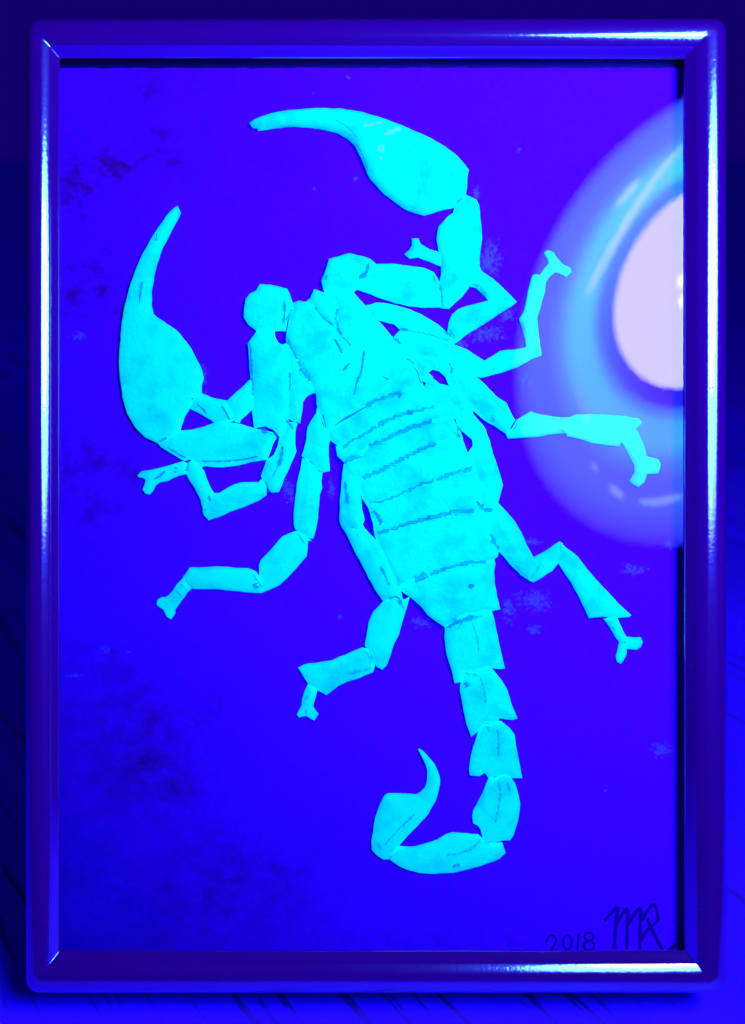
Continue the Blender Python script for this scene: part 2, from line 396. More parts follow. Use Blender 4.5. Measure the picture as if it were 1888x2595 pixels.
def piece(name, parent, pts, h, w=0.10, roof=0.3, smooth=0, label=None, step=0.055):
    """one hand-cut, slightly domed paper piece; h = height of its crown above the sheet (cm)"""
    h *= HS; w *= 1.3
    pts = [Vector(p) for p in pts]
    for _ in range(smooth):
        o = []
        for i in range(len(pts)):
            a_, b_ = pts[i], pts[(i + 1) % len(pts)]; o += [a_.lerp(b_, .22), a_.lerp(b_, .78)]
        pts = o
    E_ = []
    for i in range(len(pts)):
        a_, b_ = pts[i], pts[(i + 1) % len(pts)]; m_ = max(1, int((b_ - a_).length / 0.06))
        for k in range(m_): E_.append(a_.lerp(b_, k / m_))
    s = len(PIECES) * 3.7
    E_ = [p + Vector((noise.noise(Vector((p.x * 6, p.y * 6, s))), noise.noise(Vector((p.x * 6, p.y * 6, s + 9))))) * 0.012 for p in E_]
    poly = np.array([(p.x, p.y) for p in E_]); A = poly; B = np.roll(poly, -1, 0)
    lo, hi = poly.min(0), poly.max(0)
    gx, gy = np.meshgrid(np.arange(lo[0], hi[0], step), np.arange(lo[1], hi[1], step)); gx = gx.copy(); gx[1::2] += step / 2
    G_ = np.c_[gx.ravel(), gy.ravel()]; G_ = G_[inside(G_, poly)]
    if len(G_):
        G_ = G_[seg_dist(G_, A, B) > 0.022]
    allp = [Vector(p) for p in poly] + [Vector(p) for p in G_]
    v2, e2, f2, *_ = delaunay_2d_cdt(allp, [], [list(range(len(poly)))], 1, 1e-6)
    P = np.array([(v.x, v.y) for v in v2]); d_ = seg_dist(P, A, B); dm = max(d_.max(), 1e-3)
    def hgt(P, d_):
        t = np.clip(d_ / w, 0, 1); rd = np.sqrt(1 - (1 - t) ** 2)
        nz = np.array([noise.noise(Vector((p[0] * 1.9, p[1] * 1.9, s))) for p in P])
        return h * (0.38 + (0.62 - roof) * rd + roof * np.clip(d_ / max(dm, .25), 0, 1)) + 0.02 * nz * t
    z = hgt(P, d_)
    PIECES.append((poly, A, B, hgt, lo, hi))
    bm = bmesh.new()
    vs_ = [bm.verts.new((p[0], p[1], zz_)) for p, zz_ in zip(P, z)]
    for f in f2:
        try: bm.faces.new([vs_[i] for i in f])
        except ValueError: pass
    be = [e for e in bm.edges if len(e.link_faces) == 1]
    r = bmesh.ops.extrude_edge_only(bm, edges=be)
    for v in [g for g in r['geom'] if isinstance(g, bmesh.types.BMVert)]: v.co.z = 0.006
    bm.verts.index_update()
    V = [tuple(v.co) for v in bm.verts]; Fc = [tuple(v.index for v in f.verts) for f in bm.faces]; bm.free()
    o = obj(name, V, Fc, MD, parent, base=BASE[parent])
    if label: o["label"] = label
    return o
def surf(x, y):
    best = 0.004; P = np.array([[x, y]])
    for poly, A, B, hgt, lo, hi in PIECES:
        if lo[0] <= x <= hi[0] and lo[1] <= y <= hi[1] and inside(P, poly)[0]:
            best = max(best, float(hgt(P, seg_dist(P, A, B))[0]))
    return best

# body
piece('carapace', scorp, px('D', [(385, 400), (430, 380), (490, 392), (540, 430), (600, 510), (640, 560), (690, 560), (700, 430), (650, 345), (612, 325), (720, 315), (810, 320), (890, 410), (930, 440), (985, 520), (1030, 570), (1090, 640), (1140, 690), (1190, 755), (1215, 800), (1250, 870), (1290, 940), (1305, 985), (1255, 992), (1150, 1030), (1000, 1080), (880, 1130), (760, 1190), (690, 1240), (650, 1285), (620, 1300), (600, 1240), (570, 1150), (555, 1100), (548, 1030), (510, 960), (480, 900), (430, 820), (400, 760), (370, 700), (340, 660), (345, 600), (360, 520), (385, 450)], .16), .175, roof=.12)
piece('chelicera', scorp, px('D', [(478, 392), (510, 362), (535, 300), (612, 325), (655, 345), (705, 425), (695, 565), (640, 565), (598, 512), (540, 432)], .15), .165, roof=.15)
PL = {
 1: [(75, 390), (110, 370), (250, 280), (450, 165), (640, 95), (760, 75), (800, 5), (870, 55), (930, 70), (1000, 125), (1060, 185), (1010, 230), (940, 205), (830, 222), (740, 245), (600, 280), (450, 345), (330, 425), (240, 470), (185, 510), (140, 480), (100, 455)],
 2: [(185, 505), (240, 462), (330, 417), (450, 337), (600, 272), (740, 237), (830, 214), (940, 197), (1010, 230), (1005, 300), (960, 300), (810, 325), (700, 360), (600, 400), (480, 455), (370, 500), (300, 570), (200, 610), (150, 560), (138, 490)],
 3: [(200, 605), (300, 562), (370, 492), (480, 447), (600, 392), (700, 352), (810, 317), (960, 292), (1000, 370), (1030, 440), (960, 447), (850, 480), (790, 500), (680, 550), (560, 612), (440, 675), (325, 722), (240, 720), (195, 660)],
 4: [(300, 722), (325, 714), (440, 667), (560, 604), (680, 542), (790, 492), (850, 472), (960, 438), (1020, 430), (1065, 540), (1110, 640), (1150, 640), (1090, 655), (950, 695), (830, 740), (750, 760), (620, 820), (550, 855), (450, 890), (370, 895), (322, 860), (300, 780)],
 5: [(318, 855), (370, 887), (450, 882), (550, 847), (620, 812), (750, 752), (830, 732), (950, 687), (1110, 642), (1150, 760), (1165, 880), (1150, 945), (1110, 952), (950, 962), (800, 998), (680, 1030), (560, 1070), (430, 1112), (412, 1130), (400, 1040), (365, 920)],
 6: [(410, 1120), (430, 1102), (560, 1060), (680, 1020), (800, 990), (950, 952), (1110, 942), (1180, 930), (1200, 1050), (1235, 1150), (1280, 1230), (1275, 1270), (1245, 1295), (1190, 1308), (1080, 1315), (960, 1335), (830, 1385), (680, 1440), (575, 1490), (500, 1330), (440, 1180)],
 7: [(575, 1485), (680, 1432), (830, 1377), (960, 1327), (1080, 1307), (1190, 1300), (1248, 1287), (1258, 1320), (1248, 1380), (1252, 1450), (1270, 1550), (1290, 1640)]}
for k in range(1, 7): piece('abdomen_plate', scorp, px('E', PL[k], .15), .168 + .004 * (k % 2) - .001 * k, w=.07, roof=.06)
piece('abdomen_plate', scorp, px('E', PL[7], .15) + px('F', [(1340, 225), (1300, 235), (1220, 240), (1150, 250), (1100, 270), (1050, 300), (1010, 332), (960, 300), (910, 260), (870, 210), (840, 180), (805, 152), (740, 110)], .15), .165, w=.07, roof=.08)

# tail
TS = [[(1010, 330), (1050, 296), (1100, 266), (1150, 248), (1220, 238), (1290, 232), (1305, 290), (1325, 380), (1345, 480), (1368, 580), (1330, 582), (1290, 580), (1270, 570), (1200, 600), (1120, 600), (1105, 660), (1068, 672), (1060, 620), (1040, 560), (1015, 470), (1010, 400)],
      [(1120, 600), (1200, 590), (1260, 570), (1300, 590), (1350, 650), (1385, 710), (1405, 780), (1445, 880), (1420, 888), (1375, 885), (1340, 875), (1320, 910), (1250, 905), (1215, 950), (1168, 988), (1150, 940), (1130, 870), (1115, 790), (1100, 720), (1105, 660)],
      [(1240, 910), (1270, 915), (1320, 905), (1350, 900), (1400, 940), (1428, 975), (1435, 1040), (1450, 1120), (1465, 1200), (1472, 1238), (1410, 1236), (1370, 1215), (1320, 1225), (1270, 1235), (1250, 1205), (1215, 1225), (1160, 1222), (1155, 1185), (1165, 1130), (1180, 1060), (1205, 980)],
      [(1275, 1235), (1310, 1240), (1360, 1215), (1400, 1225), (1430, 1270), (1445, 1320), (1460, 1385), (1455, 1450), (1440, 1520), (1420, 1580), (1400, 1612), (1355, 1612), (1290, 1630), (1240, 1610), (1230, 1570), (1225, 1545), (1205, 1522), (1180, 1510), (1175, 1470), (1180, 1440), (1205, 1390), (1235, 1335), (1255, 1290)],
      [(735, 1650), (780, 1655), (830, 1655), (880, 1640), (970, 1610), (1020, 1580), (1060, 1567), (1120, 1575), (1210, 1580), (1240, 1610), (1300, 1630), (1355, 1630), (1375, 1685), (1340, 1720), (1250, 1755), (1150, 1785), (1070, 1803), (950, 1812), (860, 1808), (780, 1785), (720, 1755), (680, 1730), (690, 1690)]]
for k, t in enumerate(TS): piece('tail_segment', scorp, px('F', t, .12), .15 - .006 * (k % 2), w=.12, roof=.3)
bulb = piece('tail_bulb', scorp, px('F', [(665, 1335), (740, 1335), (845, 1340), (900, 1345), (955, 1370), (910, 1450), (850, 1520), (790, 1580), (730, 1648), (690, 1690), (675, 1725), (640, 1725), (600, 1700), (572, 1670), (570, 1620), (580, 1560), (590, 1480), (620, 1400), (645, 1350)], .12), .15, w=.14, roof=.3)
piece('stinger', bulb, px('F', [(848, 1060), (880, 1080), (920, 1120), (955, 1170), (975, 1215), (980, 1260), (970, 1320), (950, 1388), (900, 1400), (850, 1370), (840, 1342), (870, 1325), (895, 1290), (908, 1240), (905, 1200), (890, 1140), (865, 1095)], .12), .146, w=.12, roof=.3, smooth=1)

# pedipalps
pr = piece('pedipalp', scorp, px('A', [(665, 1020), (790, 985), (860, 1000), (915, 1020), (950, 1050), (930, 1110), (880, 1160), (835, 1195), (808, 1222), (720, 1222), (640, 1215), (620, 1150), (640, 1110), (655, 1060)], .15), .17, roof=.3)
piece('femur', pr, px('A', [(945, 1050), (1060, 1048), (1150, 1060), (1240, 1073), (1295, 1100), (1320, 1140), (1332, 1175), (1340, 1240), (1345, 1308), (1240, 1310), (1150, 1300), (1060, 1280), (960, 1245), (880, 1215), (832, 1197), (830, 1160), (860, 1110), (900, 1070)], .13), .145, roof=.3)
piece('patella', pr, px('A', [(1430, 690), (1490, 632), (1552, 662), (1570, 695), (1578, 800), (1587, 890), (1575, 980), (1570, 1060), (1582, 1095), (1560, 1120), (1520, 1160), (1505, 1195), (1470, 1240), (1420, 1285), (1390, 1312), (1340, 1310), (1330, 1240), (1330, 1165), (1345, 1110), (1340, 1040), (1325, 960), (1315, 900), (1325, 825), (1370, 775), (1415, 740), (1420, 715)], .14), .155, roof=.3)
piece('claw', pr, px('A', [(190, 200), (215, 180), (260, 162), (330, 140), (420, 125), (520, 115), (630, 110), (740, 115), (850, 132), (970, 165), (1080, 205), (1180, 247), (1280, 292), (1370, 345), (1440, 400), (1480, 445), (1505, 480), (1500, 550), (1490, 628), (1440, 665), (1430, 692), (1405, 705), (1340, 720), (1290, 738), (1240, 748), (1180, 735), (1120, 708), (1060, 665), (995, 615), (920, 535), (885, 465), (860, 400), (825, 330), (775, 285), (720, 252), (650, 235), (560, 220), (460, 212), (360, 220), (290, 232), (240, 236), (238, 222), (205, 218)], .16), .18, w=.18, roof=.2)
pl = piece('pedipalp', scorp, px('D', [(160, 265), (230, 270), (345, 295), (365, 330), (385, 390), (380, 450), (345, 520), (335, 590), (270, 590), (180, 598), (130, 590), (75, 545), (45, 500), (42, 440), (60, 370), (85, 330), (135, 310), (145, 285)], .15), .17, w=.16, roof=.3)
piece('femur', pl, px('I', [(345, 185), (440, 190), (520, 180), (575, 180), (580, 250), (620, 330), (670, 360), (725, 340), (745, 370), (760, 480), (780, 600), (770, 720), (758, 850), (755, 960), (755, 1120), (740, 1300), (770, 1370), (700, 1480), (640, 1540), (560, 1450), (460, 1400), (360, 1420), (310, 1430), (300, 1330), (285, 1200), (290, 1080), (320, 990), (300, 880), (270, 800), (255, 620), (245, 500), (232, 350), (290, 260)], .15), .165, w=.14, roof=.35)
piece('patella', pl, px('M', [(220, 705), (330, 660), (450, 580), (600, 570), (720, 540), (830, 495), (950, 490), (1050, 500), (1110, 510), (1250, 555), (1330, 570), (1440, 600), (1480, 650), (1440, 720), (1380, 880), (1360, 885), (1200, 910), (1080, 940), (920, 965), (720, 950), (690, 965), (600, 895), (560, 880), (510, 890), (380, 820), (270, 750)], .14), .15, w=.16, roof=.35)
piece('claw', pl, px('B', [(540, 100), (558, 140), (530, 200), (480, 290), (430, 390), (395, 490), (370, 590), (355, 680), (352, 790), (365, 855), (400, 885), (450, 915), (530, 970), (600, 1050), (650, 1130), (690, 1210), (715, 1280), (722, 1310), (705, 1360), (705, 1410), (650, 1460), (620, 1525), (585, 1580), (565, 1640), (555, 1675), (500, 1720), (447, 1752), (391, 1759), (314, 1726), (247, 1656), (190, 1560), (155, 1440), (138, 1310), (130, 1180), (138, 1050), (150, 920), (170, 800), (200, 680), (240, 560), (290, 450), (350, 340), (420, 230), (480, 150), (520, 110)], .16), .18, w=.2, roof=.35)

# legs: first piece is the part, the following joints are its sub-parts
def leg(*segs):
    o = None
    for name, z, pts, h in segs:
        r = piece(name, scorp if o is None else o, px(z, pts, h * .8), h, w=.09, roof=.35)
        if o is None: o = r
leg(('leg', 'I', [(720, 330), (780, 380), (830, 460), (880, 590), (930, 660), (1010, 740), (1040, 820), (1060, 900), (1105, 975), (1060, 985), (990, 1020), (940, 1090), (930, 1200), (905, 1370), (830, 1350), (720, 1290), (735, 1150), (745, 960), (750, 850), (770, 700), (760, 560)], .15),
    ('femur', 'I', [(720, 1290), (770, 1360), (830, 1350), (870, 1370), (850, 1420), (838, 1500), (840, 1620), (855, 1720), (780, 1900), (700, 2080), (630, 2250), (540, 2262), (490, 2200), (430, 2110), (405, 2050), (440, 1940), (465, 1850), (560, 1780), (620, 1650), (640, 1530), (700, 1470)], .158),
    ('tibia', 'M', [(820, 1235), (880, 1235), (960, 1190), (1040, 1145), (1110, 1125), (1290, 1120), (1320, 1090), (1350, 1110), (1375, 1180), (1375, 1260), (1300, 1310), (1160, 1370), (1000, 1430), (860, 1490), (770, 1520), (720, 1470), (710, 1420), (740, 1330), (790, 1270)], .12),
    ('tarsus', 'M', [(560, 920), (600, 890), (650, 920), (690, 965), (720, 1000), (750, 1090), (790, 1180), (825, 1240), (770, 1320), (745, 1400), (715, 1410), (690, 1310), (630, 1190), (570, 1100), (535, 1030), (540, 980)], .128),
    ('foot', 'M', [(30, 1050), (75, 1005), (200, 985), (340, 950), (510, 905), (560, 930), (565, 980), (535, 1035), (460, 1055), (400, 1075), (340, 1105), (260, 1120), (215, 1150), (190, 1200), (150, 1250), (110, 1240), (80, 1200), (100, 1140), (110, 1100), (80, 1075), (40, 1070)], .11))
leg(('leg', 'M', [(970, 265), (1050, 190), (1120, 130), (1205, 40), (1235, 60), (1250, 180), (1235, 350), (1110, 465), (1100, 500), (1050, 490), (1000, 390), (950, 290)], .12),
    ('tibia', 'M', [(600, 240), (690, 185), (800, 230), (970, 265), (960, 300), (1000, 380), (1050, 470), (960, 495), (830, 495), (700, 410), (570, 345)], .128))
leg(('leg', 'I', [(1040, 1350), (1110, 1240), (1120, 1180), (1150, 1150), (1165, 1280), (1200, 1400), (1250, 1480), (1290, 1570), (1275, 1650), (1270, 1780), (1285, 1980), (1185, 2000), (1110, 1950), (1060, 1870), (1000, 1830), (925, 1790), (960, 1700), (985, 1560), (1000, 1420)], .15),
    ('femur', 'C', [(1225, 440), (1260, 450), (1300, 480), (1330, 530), (1365, 545), (1355, 600), (1362, 650), (1345, 700), (1335, 850), (1320, 930), (1300, 1005), (1260, 1000), (1200, 960), (1175, 940), (1162, 900), (1165, 800), (1180, 700), (1190, 600), (1210, 520)], .13),
    ('tibia', 'C', [(1185, 950), (1220, 970), (1260, 1000), (1292, 1020), (1265, 1020), (1255, 1125), (1180, 1215), (1120, 1280), (1060, 1330), (990, 1365), (945, 1380), (930, 1300), (925, 1240), (920, 1190), (935, 1155), (1000, 1085), (1090, 985)], .118),
    ('tarsus', 'C', [(440, 1208), (540, 1205), (660, 1200), (760, 1208), (840, 1213), (900, 1235), (930, 1270), (960, 1330), (965, 1375), (940, 1385), (820, 1378), (720, 1368), (600, 1358), (460, 1355), (420, 1320), (390, 1275)], .125),
    ('foot', 'C', [(395, 1275), (430, 1310), (450, 1355), (420, 1380), (400, 1410), (375, 1445), (335, 1500), (335, 1530), (305, 1567), (275, 1550), (255, 1500), (205, 1465), (212, 1430), (240, 1415), (270, 1415), (320, 1370), (350, 1320)], .10))
leg(('leg', 'L', [(255, 130), (320, 120), (420, 130), (450, 300), (475, 560), (490, 700), (520, 850), (500, 900), (530, 965), (420, 1000), (350, 955), (235, 945), (205, 860), (205, 700), (215, 500), (240, 250)], .178),
    ('femur', 'L', [(235, 940), (350, 945), (530, 960), (640, 1075), (720, 1150), (790, 1250), (850, 1400), (920, 1600), (1000, 1800), (1020, 1900), (970, 1890), (900, 1840), (830, 1870), (770, 1895), (660, 1740), (580, 1600), (500, 1430), (400, 1260), (330, 1100)], .172),
    ('tibia', 'F', [(635, 180), (690, 155), (760, 170), (800, 150), (775, 225), (755, 300), (735, 370), (705, 430), (680, 510), (660, 560), (632, 585), (600, 565), (580, 530), (560, 480), (530, 440), (540, 380), (550, 310), (580, 240)], .13),
    ('tarsus', 'F', [(130, 575), (165, 557), (230, 548), (330, 532), (430, 490), (510, 455), (545, 460), (570, 510), (590, 560), (580, 600), (510, 630), (430, 655), (370, 685), (300, 738), (245, 712), (190, 670), (160, 620)], .12),
    ('foot', 'F', [(190, 670), (215, 680), (242, 710), (235, 750), (222, 790), (218, 810), (250, 855), (228, 890), (205, 880), (180, 865), (160, 865), (135, 872), (122, 855), (135, 825), (150, 800), (155, 760), (165, 720)], .10))
leg(('leg', 'J', [(200, 290), (240, 290), (300, 265), (420, 275), (520, 295), (640, 335), (760, 380), (850, 430), (930, 480), (990, 530), (1045, 580), (1100, 630), (1125, 705), (1050, 660), (900, 600), (700, 565), (560, 545), (490, 485), (430, 475), (320, 440), (240, 350)], .15),
    ('femur', 'G', [(435, 680), (445, 620), (465, 575), (500, 545), (560, 525), (620, 510), (690, 490), (700, 475), (790, 490), (850, 500), (820, 525), (750, 570), (660, 630), (560, 690), (475, 755)], .13),
    ('tibia', 'G', [(640, 315), (670, 335), (740, 390), (800, 450), (850, 500), (790, 505), (690, 497), (660, 460), (610, 415), (575, 405), (570, 380), (600, 325)], .138),
    ('foot', 'A', [(1165, 900), (1200, 900), (1220, 935), (1270, 965), (1320, 980), (1345, 1010), (1350, 1070), (1290, 1045), (1200, 1010), (1150, 1018), (1120, 995), (1150, 970), (1165, 940)], .11))
leg(('leg', 'J', [(490, 625), (560, 545), (700, 568), (900, 605), (1050, 660), (1120, 705), (1250, 755), (1350, 820), (1440, 880), (1480, 960), (1430, 1040), (1330, 1030), (1250, 1000), (1150, 940), (1060, 880), (940, 860), (800, 840), (680, 850), (640, 805), (570, 720), (520, 680)], .145),
    ('femur', 'G', [(655, 855), (700, 830), (750, 795), (830, 790), (910, 772), (960, 790), (1000, 820), (930, 850), (860, 890), (790, 915), (700, 940), (640, 955), (605, 945), (640, 900)], .13),
    ('tibia', 'G', [(865, 600), (890, 570), (930, 575), (975, 580), (975, 620), (980, 680), (990, 760), (1000, 818), (960, 795), (910, 770), (905, 720), (890, 670)], .12),
    ('tarsus', 'G', [(945, 345), (965, 335), (990, 345), (1025, 375), (1020, 430), (1000, 500), (980, 580), (930, 585), (890, 572), (905, 520), (920, 440)], .128),
    ('foot', 'G', [(985, 345), (1010, 310), (1045, 270), (1040, 240), (1018, 205), (1035, 192), (1070, 205), (1095, 245), (1120, 275), (1165, 295), (1178, 320), (1150, 348), (1110, 330), (1085, 320), (1050, 345), (1025, 380)], .11))
leg(('leg', 'J', [(630, 800), (690, 835), (800, 835), (940, 855), (1060, 880), (1105, 930), (1105, 1030), (1085, 1130), (1060, 1110), (1030, 1040), (970, 985), (900, 962), (850, 1000), (900, 1050), (860, 1120), (780, 1080), (740, 990), (680, 900)], .148),
    ('femur', 'E', [(1110, 0), (1150, 30), (1210, 90), (1260, 140), (1330, 190), (1355, 240), (1395, 310), (1370, 350), (1340, 410), (1320, 395), (1250, 350), (1180, 310), (1100, 240), (1060, 180), (1000, 120), (930, 60), (915, 0), (930, -60), (1000, -70), (1060, -30)], .155),
    ('tibia', 'G', [(850, 1210), (880, 1190), (935, 1160), (1000, 1180), (1075, 1190), (1130, 1195), (1165, 1195), (1165, 1240), (1155, 1285), (1090, 1290), (980, 1308), (880, 1315), (800, 1322), (790, 1290), (830, 1250)], .13),
    ('tarsus', 'G', [(1160, 1195), (1200, 1180), (1290, 1175), (1400, 1180), (1500, 1190), (1560, 1200), (1580, 1200), (1602, 1225), (1570, 1255), (1550, 1290), (1480, 1335), (1465, 1365), (1400, 1360), (1300, 1345), (1230, 1320), (1155, 1305), (1150, 1260)], .138),
    ('foot', 'N', [(850, 815), (880, 790), (950, 750), (975, 810), (1000, 870), (1010, 920), (1060, 930), (1090, 940), (1105, 975), (1090, 1030), (1050, 1035), (1015, 1035), (995, 1090), (960, 1120), (925, 1100), (905, 1080), (935, 1030), (935, 980), (910, 930), (880, 870)], .12))
leg(('leg', 'K', [(380, 110), (460, 180), (560, 270), (620, 370), (620, 400), (700, 500), (750, 570), (790, 680), (812, 765), (680, 765), (620, 740), (610, 670), (540, 610), (465, 540), (430, 400), (390, 250)], .158),
    ('trochanter', 'K', [(620, 735), (680, 760), (810, 755), (850, 880), (900, 1030), (932, 1150), (910, 1240), (885, 1330), (850, 1400), (760, 1420), (700, 1395), (650, 1310), (640, 1150), (600, 950), (570, 810)], .178),
    ('femur', 'E', [(1280, 895), (1340, 960), (1400, 1030), (1440, 1100), (1480, 1190), (1525, 1275), (1560, 1310), (1550, 1340), (1500, 1425), (1510, 1445), (1440, 1400), (1370, 1330), (1320, 1270), (1280, 1225), (1240, 1170), (1210, 1100), (1170, 1000), (1180, 930), (1240, 940)], .17),
    ('tibia', 'H', [(565, 445), (600, 430), (680, 385), (745, 338), (765, 350), (755, 400), (740, 480), (690, 540), (620, 590), (555, 622), (530, 600), (560, 560), (590, 510)], .13),
    ('tarsus', 'H', [(745, 345), (800, 390), (870, 445), (930, 525), (1000, 605), (1080, 690), (1160, 775), (1245, 855), (1225, 868), (1140, 868), (1050, 862), (990, 868), (950, 875), (920, 810), (880, 720), (830, 630), (780, 560), (735, 485), (750, 420)], .122),
    ('foot', 'H', [(1050, 880), (1090, 868), (1145, 868), (1175, 940), (1210, 1005), (1260, 1008), (1310, 1008), (1322, 1040), (1310, 1075), (1280, 1095), (1210, 1088), (1205, 1130), (1190, 1165), (1170, 1190), (1145, 1180), (1138, 1140), (1155, 1080), (1160, 1040), (1130, 1000), (1100, 940)], .10))

